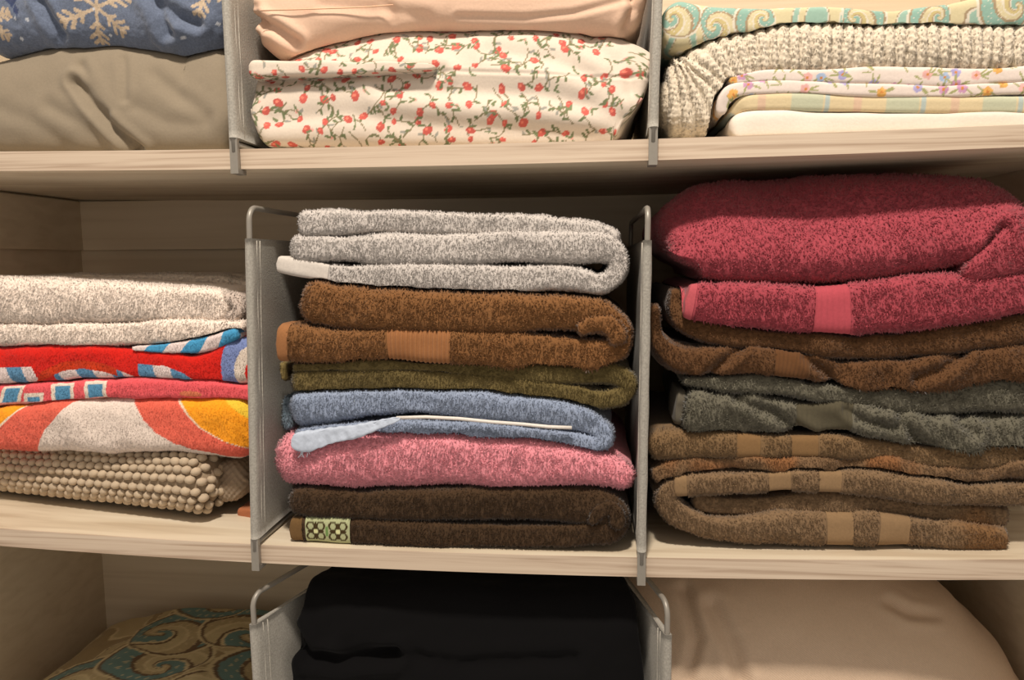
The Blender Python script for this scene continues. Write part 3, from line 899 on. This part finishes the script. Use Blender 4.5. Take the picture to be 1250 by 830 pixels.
# dark brown towel
db = lin(96, 66, 41)
t = thing('bath_towel', 'brown towel with an upturned hem under the raspberry towel', 'towel', base_of(1020, 475, 0.03))
ribbon('folded_layer', [(797,373,4),(799,392,6),(804,416,11),(820,435,13),(852,445,16),(900,440,18),(950,441,15),(1000,450,15),(1060,461,20),(1120,462,20),(1180,454,23),(1275,436,21)], t, M_TERRY, db, Y=0.022, tuft=TUFT, seed=42, wr=(0.006, 0.045), creases=[([(905, 424), (880, 445), (862, 462)], 0.005, 6), ([(985, 436), (1008, 455), (1020, 472)], 0.005, 6), ([(1175, 432), (1150, 452), (1120, 462)], 0.005, 7)],
       bands=[dict(x0=944, x1=988, col=lin(96, 64, 38), rib=5, ramp=0.0006)], ends=('cut', 'round'))
ribbon('folded_layer', [(826,352,5,0.04),(824,375,7,0.035),(832,393,10,0.03),(855,403,11,0.026),(900,411,11),(960,417,11),(1040,425,13),(1100,423,14),(1180,412,17),(1275,396,16)], t, M_TERRY, db, Y=0.024, tuft=TUFT, seed=43)
# raspberry towel
rs = lin(162, 70, 80)
t = thing('bath_towel', 'thick raspberry red towel on top of its stack', 'towel', base_of(1020, 405, 0.03))
ribbon('folded_layer', [(836,367,20),(850,370,24),(900,374,26),(960,378,26),(1000,380,26),(1040,379,30),(1100,372,33),(1180,366,30),(1275,354,26)], t, M_TERRY, rs, Y=0.014, tuft=TUFTL, seed=44, ends=('cut', 'round'),
       bands=[dict(x0=820, x1=850, col=lin(180, 84, 92), name='hem'), dict(x0=994, x1=1040, col=lin(174, 74, 84), rib=7, ramp=0.0005)])
ribbon('folded_layer', [(820,306,28),(838,292,46),(870,285,57),(910,282,63),(960,280,67),(1020,277,69),(1100,274,65),(1160,268,60),(1200,262,54),(1240,256,46),(1275,254,40)], t, M_TERRY, rs, Y=0.014, tuft=dict(TUFTL, back=0.04), seed=45, nose=0.55, pw=0.6, lean=0.055, wr=(0.005, 0.09), dense=0.05,
       creases=[([(1165, 348), (1195, 322), (1226, 280)], 0.010, 7)])
ribbon('folded_layer', [(1180,338,8),(1215,322,20),(1245,305,30),(1285,292,36)], t, M_TERRY, rs, Y=0.014, tuft=TUFTL, seed=46, ends=('soft', 'round'))

# ------------------------------------------------------------------ upper shelf: bedding
env_flush(); ROW['k'] = 'up'
def paint_flowers(C, X, V, rng, x0, x1, v0, v1, cell, draw):
    for gx in np.arange(x0, x1, cell):
        for gv in np.arange(v0, v1, cell):
            cx, cv = gx + rng.uniform(0.1, 0.9) * cell, gv + rng.uniform(0.1, 0.9) * cell
            m = np.where((np.abs(X - cx) < cell * 1.1) & (np.abs(V - cv) < cell * 1.1))[0]
            if len(m): draw(C, m, X[m] - cx, V[m] - cv, rng)

def seg_d(x, v, a, b):
    L2 = (b[0] - a[0]) ** 2 + (b[1] - a[1]) ** 2 + 1e-9
    t = np.clip(((x - a[0]) * (b[0] - a[0]) + (v - a[1]) * (b[1] - a[1])) / L2, 0, 1)
    return np.hypot(x - a[0] - t * (b[0] - a[0]), v - a[1] - t * (b[1] - a[1]))

def leaf(x, v, cx, cv, ang, L, W):
    c, s = math.cos(ang), math.sin(ang)
    a, b = (x - cx) * c + (v - cv) * s, -(x - cx) * s + (v - cv) * c
    return (a / L) ** 2 + (b / W) ** 2 < 1

def strawberry(X, V, rng, P):
    C = np.empty((len(X), 3)); C[:] = lin(212, 198, 182)
    red, grn, gry, vine = lin(192, 92, 82), lin(110, 118, 86), lin(150, 148, 138), lin(128, 120, 92)
    def draw(C, m, x, v, rng):
        a0 = rng.uniform(0, 6.28)
        q = (0.0, 0.0)
        for k in range(4):                                      # curling stem
            a0 += rng.uniform(-0.7, 0.9)
            q2 = (q[0] + 7 * math.cos(a0), q[1] + 7 * math.sin(a0))
            C[m[seg_d(x, v, q, q2) < 0.8]] = vine
            if rng.rand() < 0.75:
                an = a0 + rng.choice([-1, 1]) * 0.9
                C[m[leaf(x, v, q2[0] + 4 * math.cos(an), q2[1] + 4 * math.sin(an), an, 4.6, 1.7)]] = grn if rng.rand() < 0.72 else gry
            q = q2
        if rng.rand() < 0.78:
            r = rng.uniform(3.6, 6.0)
            C[m[leaf(x, v, 0, 0, rng.uniform(0, 3), r * 1.15, r * 0.85)]] = red * rng.uniform(0.85, 1.15)
            C[m[leaf(x, v, -1.3, 1.3, 0, r * 0.35, r * 0.3)]] = lin(228, 130, 110)
    paint_flowers(C, X, V, rng, 285, 815, -130, 150, 23, draw)
    def small(C, m, x, v, rng):
        if rng.rand() < 0.5: C[m[np.hypot(x, v) < 2.4]] = lin(222, 160, 150)
        for k in range(2):
            a = rng.uniform(0, 6.28); C[m[leaf(x, v, 4 * math.cos(a), 4 * math.sin(a), a, 4.5, 1.3)]] = grn * 1.15
    paint_flowers(C, X, V, rng, 285, 815, -130, 150, 33, small)
    return C
t = thing('bed_sheet', 'folded white sheet with a red strawberry and green vine print', 'sheet', base_of(550, 185, 0.02))
ribbon('folded_layer', tb([(303,84),(330,74),(372,50),(420,35),(480,23),(540,20),(640,25),(690,31),(768,37),(784,62)], [(303,176),(372,182),(480,185),(640,183),(770,178),(784,172)]),
       t, M_SHEET, strawberry, Y=0.010, ds=0.0013, nose=0.5, pw=0.6, lean=0.018, depth=0.22, wr=(0.004, 0.09), lump=None, seed=50, dense=0.03, ends=(0.012, 0.010),
       creases=[([(330, 98), (400, 92), (470, 88), (540, 87)], 0.004, 7), ([(540, 87), (640, 90), (700, 93), (792, 94)], 0.0010, 2.0),
                ([(470, 104), (560, 110), (660, 114), (725, 130), (755, 148)], 0.004, 12), ([(330, 146), (420, 138), (520, 152), (640, 160), (740, 165)], 0.0035, 12),
                ([(600, 60), (680, 74), (740, 100), (762, 150)], 0.003, 10), ([(720, 50), (750, 75), (765, 110)], 0.003, 10), ([(770, 95), (778, 150)], 0.003, 7)])
ribbon('rolled_hem', [(301,84,11.5),(330,82,10),(370,82,9),(420,82,8),(480,80,6),(530,80,4)], t, M_SHEET, strawberry, Y=0.004, ds=0.0013, depth=0.06, wr=(0.0012, 0.03), lump=None, seed=51, ends=('round', 'soft'))
# peach pillow cover
t = thing('pillow', 'peach cotton pillow on top of the strawberry print sheet', 'pillow', base_of(550, 35, 0.03))
ribbon('pillow_body', tb([(300,-70),(420,-78),(640,-80),(790,-66)], [(300,52),(312,64),(345,70),(372,56),(430,40),(520,28),(640,32),(700,37),(750,36),(775,36),(790,34)]),
       t, M_SHEET, lin(224, 190, 165), Y=0.014, ds=0.0022, nose=0.75, pw=0.7, wr=(0.003, 0.08), lump=None, seed=52, dense=0.05, ends=('round', 0.02),
       creases=[([(312, 24), (335, 34), (362, 52)], 0.008, 6), ([(395, 6), (470, 12), (520, 22)], 0.002, 8), ([(310, 58), (318, 36), (312, 10)], 0.003, 5), ([(560, 20), (640, 22), (700, 16), (770, -2)], 0.0016, 4),
                ([(765, 36), (775, 12), (772, -10)], 0.007, 6), ([(470, 2), (480, 26)], 0.002, 7)])
b = MB(); b.tube([atY(x, y, 0.0115) for x, y in ((318,13),(380,11),(440,9),(480,6))], 0.0007, 6)
b.build('seam', M_SHEET, t, True, col=np.broadcast_to(lin(222, 180, 148), (4 * 6 + 2, 3)))
# olive grey pillow
t = thing('pillow', 'wrinkled olive grey cotton pillow under the snowflake blanket', 'pillow', base_of(130, 183, 0.03))
ribbon('pillow_body', tb([(-60,70),(0,56),(40,49),(70,48),(85,51),(120,46),(170,52),(198,55),(214,68),(240,52),(278,46)], [(-60,182),(0,184),(130,185),(278,186)]),
       t, M_SHEET, lin(136, 124, 106), Y=0.014, ds=0.0019, nose=0.5, pw=0.6, lean=0.02, wr=(0.003, 0.1), lump=(0.0006, 0.02), seed=53, dense=0.05, ends=('round', 0.02), sig=0.006,
       creases=[([(92, 100), (112, 128), (140, 160), (170, 184)], 0.009, 6), ([(98, 80), (108, 104), (130, 136)], 0.003, 6), ([(60, 130), (90, 146), (130, 178)], 0.002, 8), 
                ([(150, 72), (152, 120)], 0.002, 5), ([(0, 132), (40, 148), (80, 180)], 0.0015, 9), ([(190, 92), (220, 118), (252, 140)], 0.002, 8), ([(166, 130), (206, 150), (250, 152)], 0.002, 9)])
# snowflake fleece
def snow(X, V, rng, P):
    f = fbm(P, 0.05, 2, 54)[:, None]
    C = lin(98, 108, 128) * (1 + 0.12 * f)
    def flake(cx, cv, R, c, rot, w):
        x, v = X - cx, V - cv
        m = np.where(np.hypot(x, v) < R * 1.2)[0]
        if not len(m): return
        xx, vv = x[m], v[m]
        dm = np.full(len(m), 1e9)
        for k in range(6):
            a = rot + k * math.pi / 3
            e = (R * math.cos(a), R * math.sin(a))
            dm = np.minimum(dm, seg_d(xx, vv, (0, 0), e))
            for fr, ll in ((0.4, 0.22), (0.62, 0.3), (0.84, 0.22)):
                p = (e[0] * fr, e[1] * fr)
                for sg in (-1, 1):
                    dm = np.minimum(dm, seg_d(xx, vv, p, (p[0] + ll * R * math.cos(a + sg * 0.85), p[1] + ll * R * math.sin(a + sg * 0.85))))
        C[m[dm < w]] = c
    gold, navy, pale = lin(186, 166, 142), lin(52, 64, 98), lin(188, 192, 200)
    flake(116, -16, 44, gold, 0.35, 2.1)
    flake(258, 16, 42, gold, 0.1, 2.1)
    flake(-20, -24, 30, gold, 0.2, 2.0)
    flake(60, 60, 40, pale, 0.3, 2.0); flake(190, 70, 40, gold, 0.3, 2.0)
    for cx, cv, a, b2 in ((14, -4, 7, 9), (18, -16, 4, 7), (6, 8, 5, 6)):
        C[(np.abs(X - cx) / a + np.abs(V - cv) / b2) < 1] = navy
    for k in range(26):
        cx, cv = rng.uniform(-40, 280), rng.uniform(-50, 90)
        C[np.hypot(X - cx, V - cv) < rng.uniform(1.4, 2.4)] = pale
    return C
t = thing('blanket', 'blue fleece blanket with tan snowflakes on the olive grey pillow', 'blanket', base_of(130, 50, 0.03))
ribbon('folded_layer', tb([(-60,-58),(130,-66),(278,-62)], [(-60,68),(0,55),(60,48),(88,53),(125,48),(170,54),(200,56),(216,66),(240,53),(278,46)]),
       t, M_FLEECE, snow, Y=0.016, ds=0.0013, nose=0.7, pw=0.75, wr=(0.004, 0.07), lump=(0.0005, 0.006), seed=54, dense=0.03, ends=('round', 0.02),
       creases=[([(48, 0), (60, 22), (75, 44)], 0.007, 6), ([(180, -10), (194, 16), (204, 40)], 0.008, 7), ([(196, 0), (215, 20), (240, 28)], 0.007, 7)])
# right: white, plaid, floral, chenille, paisley
t = thing('bed_sheet', 'plain white folded sheet at the bottom of the bedding pile', 'sheet', base_of(1060, 160, 0.02))
ribbon('folded_layer', tb([(893,144),(905,136),(960,133),(1020,137),(1120,137),(1275,136)], [(893,172),(960,170),(1020,167),(1120,164),(1275,157)]), t, M_SHEET, lin(228, 216, 202), Y=0.012, ds=0.002, nose=0.8, wr=(0.0015, 0.05), lump=None, seed=55)
def plaid(X, V, rng, P):
    C = np.empty((len(X), 3)); C[:] = lin(214, 196, 158)
    k = (X - 905) % 118
    C[(k > 60) & (k < 100)] = lin(190, 192, 166); C[(k > 20) & (k < 30)] = lin(212, 182, 156); C[(k > 102) & (k < 108)] = lin(176, 188, 182)
    g = np.abs(V) < 2.5
    C[g] = C[g] * 0.92
    return C
t = thing('bed_sheet', 'folded pale yellow plaid sheet on the plain white sheet', 'sheet', base_of(1060, 135, 0.02))
ribbon('folded_layer', [(894,142,5,0.02),(898,132,7,0.018),(908,124,10),(960,123,11),(1020,125,10.5),(1120,127,10.5),(1275,128,10.5)], t, M_SHEET, plaid, Y=0.012, ds=0.0015, nose=0.8, wr=(0.001, 0.05), lump=None, seed=56)
def pastel(X, V, rng, P):
    C = np.empty((len(X), 3)); C[:] = lin(222, 208, 198)
    pal = [lin(166, 160, 200), lin(196, 150, 180), lin(222, 170, 96), lin(166, 184, 210), lin(226, 176, 170)]
    gr = lin(160, 160, 112)
    def draw(C, m, x, v, rng):
        c = pal[rng.randint(5)]; a0 = rng.rand() * 6
        if rng.rand() < 0.85:
            for k in range(5):
                a = a0 + k * 1.257
                C[m[np.hypot(x - 3.4 * math.cos(a), v - 3.0 * math.sin(a)) < 3.2]] = c * rng.uniform(0.85, 1.1)
            C[m[np.hypot(x, v) < 1.8]] = lin(200, 130, 70)
        for k in range(3):
            a = rng.rand() * 6.28
            C[m[leaf(x, v, 11 * math.cos(a), 7 * math.sin(a), a, 6, 1.2)]] = gr
    paint_flowers(C, X, V, rng, 850, 1290, -30, 40, 24, draw)
    return C
t = thing('bed_sheet', 'folded white sheet with pastel flowers under the cream chenille blanket', 'sheet', base_of(1060, 115, 0.02))
ribbon('folded_layer', [(882,140,6,0.016),(882,126,8,0.014),(889,112,9),(905,107,8),(960,105,8.5),(1020,108,8),(1090,110,8),(1150,112,6.5),(1200,109,7),(1275,105,8)], t, M_SHEET, pastel, Y=0.011, ds=0.0012, nose=0.8, wr=(0.0012, 0.04), lump=None, seed=57)
ribbon('folded_layer', [(890,98,5),(930,92,7),(1000,93,8),(1060,91,10),(1120,93,12),(1170,94,12),(1220,92,9),(1275,88,9)], t, M_SHEET, pastel, Y=0.012, ds=0.0012, nose=0.8, wr=(0.0015, 0.04), lump=None, seed=58)
def chen(X, V, S, P):
    ph = S / 0.0098 * 2 * math.pi + 0.9 * vnoise(P[..., 0] * 60, P[..., 1] * 60, P[..., 2] * 60)
    rib = np.abs(np.cos(ph / 2)) ** 0.7
    knob = 0.5 + 0.5 * np.cos(V * 0.9 + 2.0 * np.floor(ph / (2 * math.pi)))
    return 0.0036 * rib + 0.0009 * knob * rib
t = thing('blanket', 'cream ribbed chenille blanket draped down over the folded sheets', 'blanket', base_of(1000, 80, 0.02))
ribbon('folded_layer', [(811,119,50),(830,118,52),(848,114,50),(862,104,46),(877,84,33),(900,71,27),(930,62,24.5),(960,59,25),(1020,59,25),(1150,57,23),(1275,56,23)], t, M_FLEECE, lin(216, 203, 182), Y=0.016, ds=0.0013, nose=0.8, wr=(0.002, 0.05), lump=(0.0006, 0.005), seed=59, disp=chen, pw=0.62, tuft=dict(L=0.0022, r=0.0009, d=0.0026, mess=0.6, var=0.06), sig=0.006)
def paisley(pal, motifs, scale, seed):
    """curling scrolls inside teardrop outlines on a ground of flowing bands; pal: ground, second ground, drop, heart, line, pale line"""
    def bands(ph):
        k = ph - np.floor(ph)
        C = np.empty((len(ph), 3)); C[:] = pal[2]
        for lo, hi, ci in ((0.36, 0.43, 5), (0.43, 0.50, 4), (0.50, 0.70, 3), (0.70, 0.76, 5), (0.76, 0.93, 0), (0.93, 1.0, 4)):
            C[(k >= lo) & (k < hi)] = pal[ci]
        return C
    def f(X, V, rng, P):
        q = np.stack([X, V, np.zeros_like(X)], -1)
        g = fbm(q, scale, 1, seed) * 1.5
        k = g - np.floor(g)
        C = np.where((k < 0.5)[:, None], pal[0], pal[1])
        C[(k > 0.46) & (k < 0.5)] = pal[4]; C[(k > 0.5) & (k < 0.55)] = pal[5]
        C[(k > 0.94)] = pal[5]
        for cx, cv, R, rot, sg in motifs:
            x, v = (X - cx), (V - cv)
            r = np.hypot(x, v) / R
            th = np.arctan2(v, x) - rot
            w = r / (1 + 0.45 * np.cos(th))
            m = np.where(w < 1.0)[0]
            if not len(m): continue
            C[m] = bands((sg * th[m] + 3.4 * np.log(r[m] + 0.10)) / (2 * math.pi))
            C[m[(w[m] > 0.93)]] = pal[5]; C[m[(w[m] > 0.87) & (w[m] <= 0.93)]] = pal[4]
            sp = (np.sin(X[m] * 1.1) * np.sin(V[m] * 1.1 + 1) > 0.8) & (w[m] < 0.8) & (w[m] > 0.3)
            C[m[sp]] = pal[5]
        return C
    return f
PAL1 = np.array([lin(206, 194, 156), lin(150, 180, 164), lin(140, 174, 160), lin(194, 178, 128), lin(160, 140, 112), lin(214, 206, 188)])
t = thing('bed_sheet', 'folded teal and yellow paisley sheet on the cream chenille blanket', 'sheet', base_of(1000, 30, 0.03))
ribbon('folded_layer', [(806,26,33),(835,28,31),(868,29,23),(915,24,16),(960,20,13),(1020,19,12.5),(1080,23,12),(1130,22,14),(1170,18,17),(1220,13,21),(1275,6,27)], t, M_SHEET,
       paisley(PAL1, [(820, 6, 26, 0.3, 1), (872, -4, 28, 0.5, 1), (932, 0, 26, 3.4, -1), (1044, -2, 28, 0.2, 1), (1146, 0, 27, 3.2, -1), (1240, 2, 34, 2.8, 1)], 40, 3), Y=0.014, ds=0.0012, nose=0.9, wr=(0.002, 0.05), lump=None, seed=60)

# ------------------------------------------------------------------ lower shelf
env_flush(); ROW['k'] = 'low'
def zpx(py, z, Y):   # pixel row of a height at depth Y near the frame's middle
    q = (np.array([0, Y, z]) - C0) @ R3
    return 415 - FPX * q[1] / -q[2]
# paisley pillow: its top surface shows
PAL2 = np.array([lin(186, 166, 124), lin(160, 138, 98), lin(108, 138, 132), lin(200, 182, 138), lin(112, 88, 62), lin(212, 194, 150)])
t = thing('pillow', 'dark tan and teal paisley pillow on the lower shelf', 'pillow', (-0.58, 0.12, zlow))
ztop = float(atY(160, 752, 0.30)[2])
ce = []
for x, hh in ((-0.80, 0.55), (-0.74, 0.85), (-0.64, 1.0), (-0.52, 1.0), (-0.45, 0.92), (-0.40, 0.72)):
    top = zlow + (ztop - zlow) * hh
    c = np.array([x, 0.02, (top + zlow) / 2 + 0.002]); q = (c - C0) @ R3
    ce.append((625 + FPX * q[0] / -q[2], 415 - FPX * q[1] / -q[2], (top - zlow) / 2 / mpp(c), 0.02))
ribbon('pillow_body', ce, t, M_SHEET, paisley(PAL2, [(20, 150, 60, 0.6, 1), (120, 200, 66, 2.2, 1), (190, 120, 70, 0.4, -1), (260, 210, 60, 2.6, 1), (70, 290, 66, 0.3, 1), (190, 300, 66, 1.8, -1), (290, 320, 56, 0.5, 1), (130, 390, 60, 2.8, 1)], 60, 8), ds=0.0024, nose=0.8, pw=0.8, depth=0.25, dense=0.26, wr=(0.007, 0.09), lump=(0.001, 0.02), seed=61, ends=('round', 'round'))
# black bundle
t = thing('folded_clothes', 'bundle of black clothes filling the space between two dividers', 'clothes', (-0.16, 0.1, zlow))
hb = 0.345
ce = []
for px in (344, 372, 430, 520, 620, 720, 770, 802):
    p = atY(px, 800, 0.05)
    c = np.array([p[0], 0.022, zlow + hb / 2 + 0.003]); q = (c - C0) @ R3
    ce.append((625 + FPX * q[0] / -q[2], 415 - FPX * q[1] / -q[2], hb / 2 / mpp(c), 0.022))
ribbon('folded_layer', ce, t, M_BLACK, lin(9, 8, 9), ds=0.003, nose=0.22, pw=0.6, depth=0.2, dense=0.05, wr=(0.006, 0.08), lump=(0.001, 0.02), seed=62, ends=(0.02, 0.015), endback=0.2, sides=(lambda y: TL[0] + 0.006 + vl[0] / vl[1] * (y + 0.0065) + 0.009, lambda y: TR[0] + vr[0] / vr[1] * (y + 0.0065) - 0.008),
       creases=[([(355, 770), (375, 802), (420, 806), (480, 800)], 0.012, 8), ([(430, 790), (560, 812), (700, 806)], 0.006, 10)])
# beige pillow
t = thing('pillow', 'beige twill pillow standing beside the right closet wall', 'pillow', (0.27, 0.12, zlow))
ce = []
for px, hh in ((822, 0.9), (845, 1.0), (900, 1.03), (1000, 1.05), (1080, 1.03), (1130, 0.97), (1180, 0.86), (1225, 0.70), (1262, 0.5)):
    p = atY(px, 790, 0.05)
    top = 0.335 * hh
    c = np.array([p[0], 0.03, zlow + top / 2 + 0.003]); q = (c - C0) @ R3
    ce.append((625 + FPX * q[0] / -q[2], 415 - FPX * q[1] / -q[2], top / 2 / mpp(c), 0.03))
ribbon('pillow_body', ce, t, M_TWILL, lin(200, 176, 152), ds=0.0024, nose=0.6, pw=0.7, lean=0.06, depth=0.12, dense=0.10, wr=(0.005, 0.12), lump=(0.0006, 0.02), seed=63, ends=(0.02, 0.05),
       creases=[([(870, 740), (890, 780), (905, 830)], 0.006, 9), ([(1085, 735), (1110, 748), (1140, 752)], 0.004, 6), ([(835, 720), (850, 780), (840, 830)], 0.005, 7)])
print('TRIS', STAT['tri'], 'ZMID', Z_MID, 'zlow', zlow, 'HDIV', H_DIV)
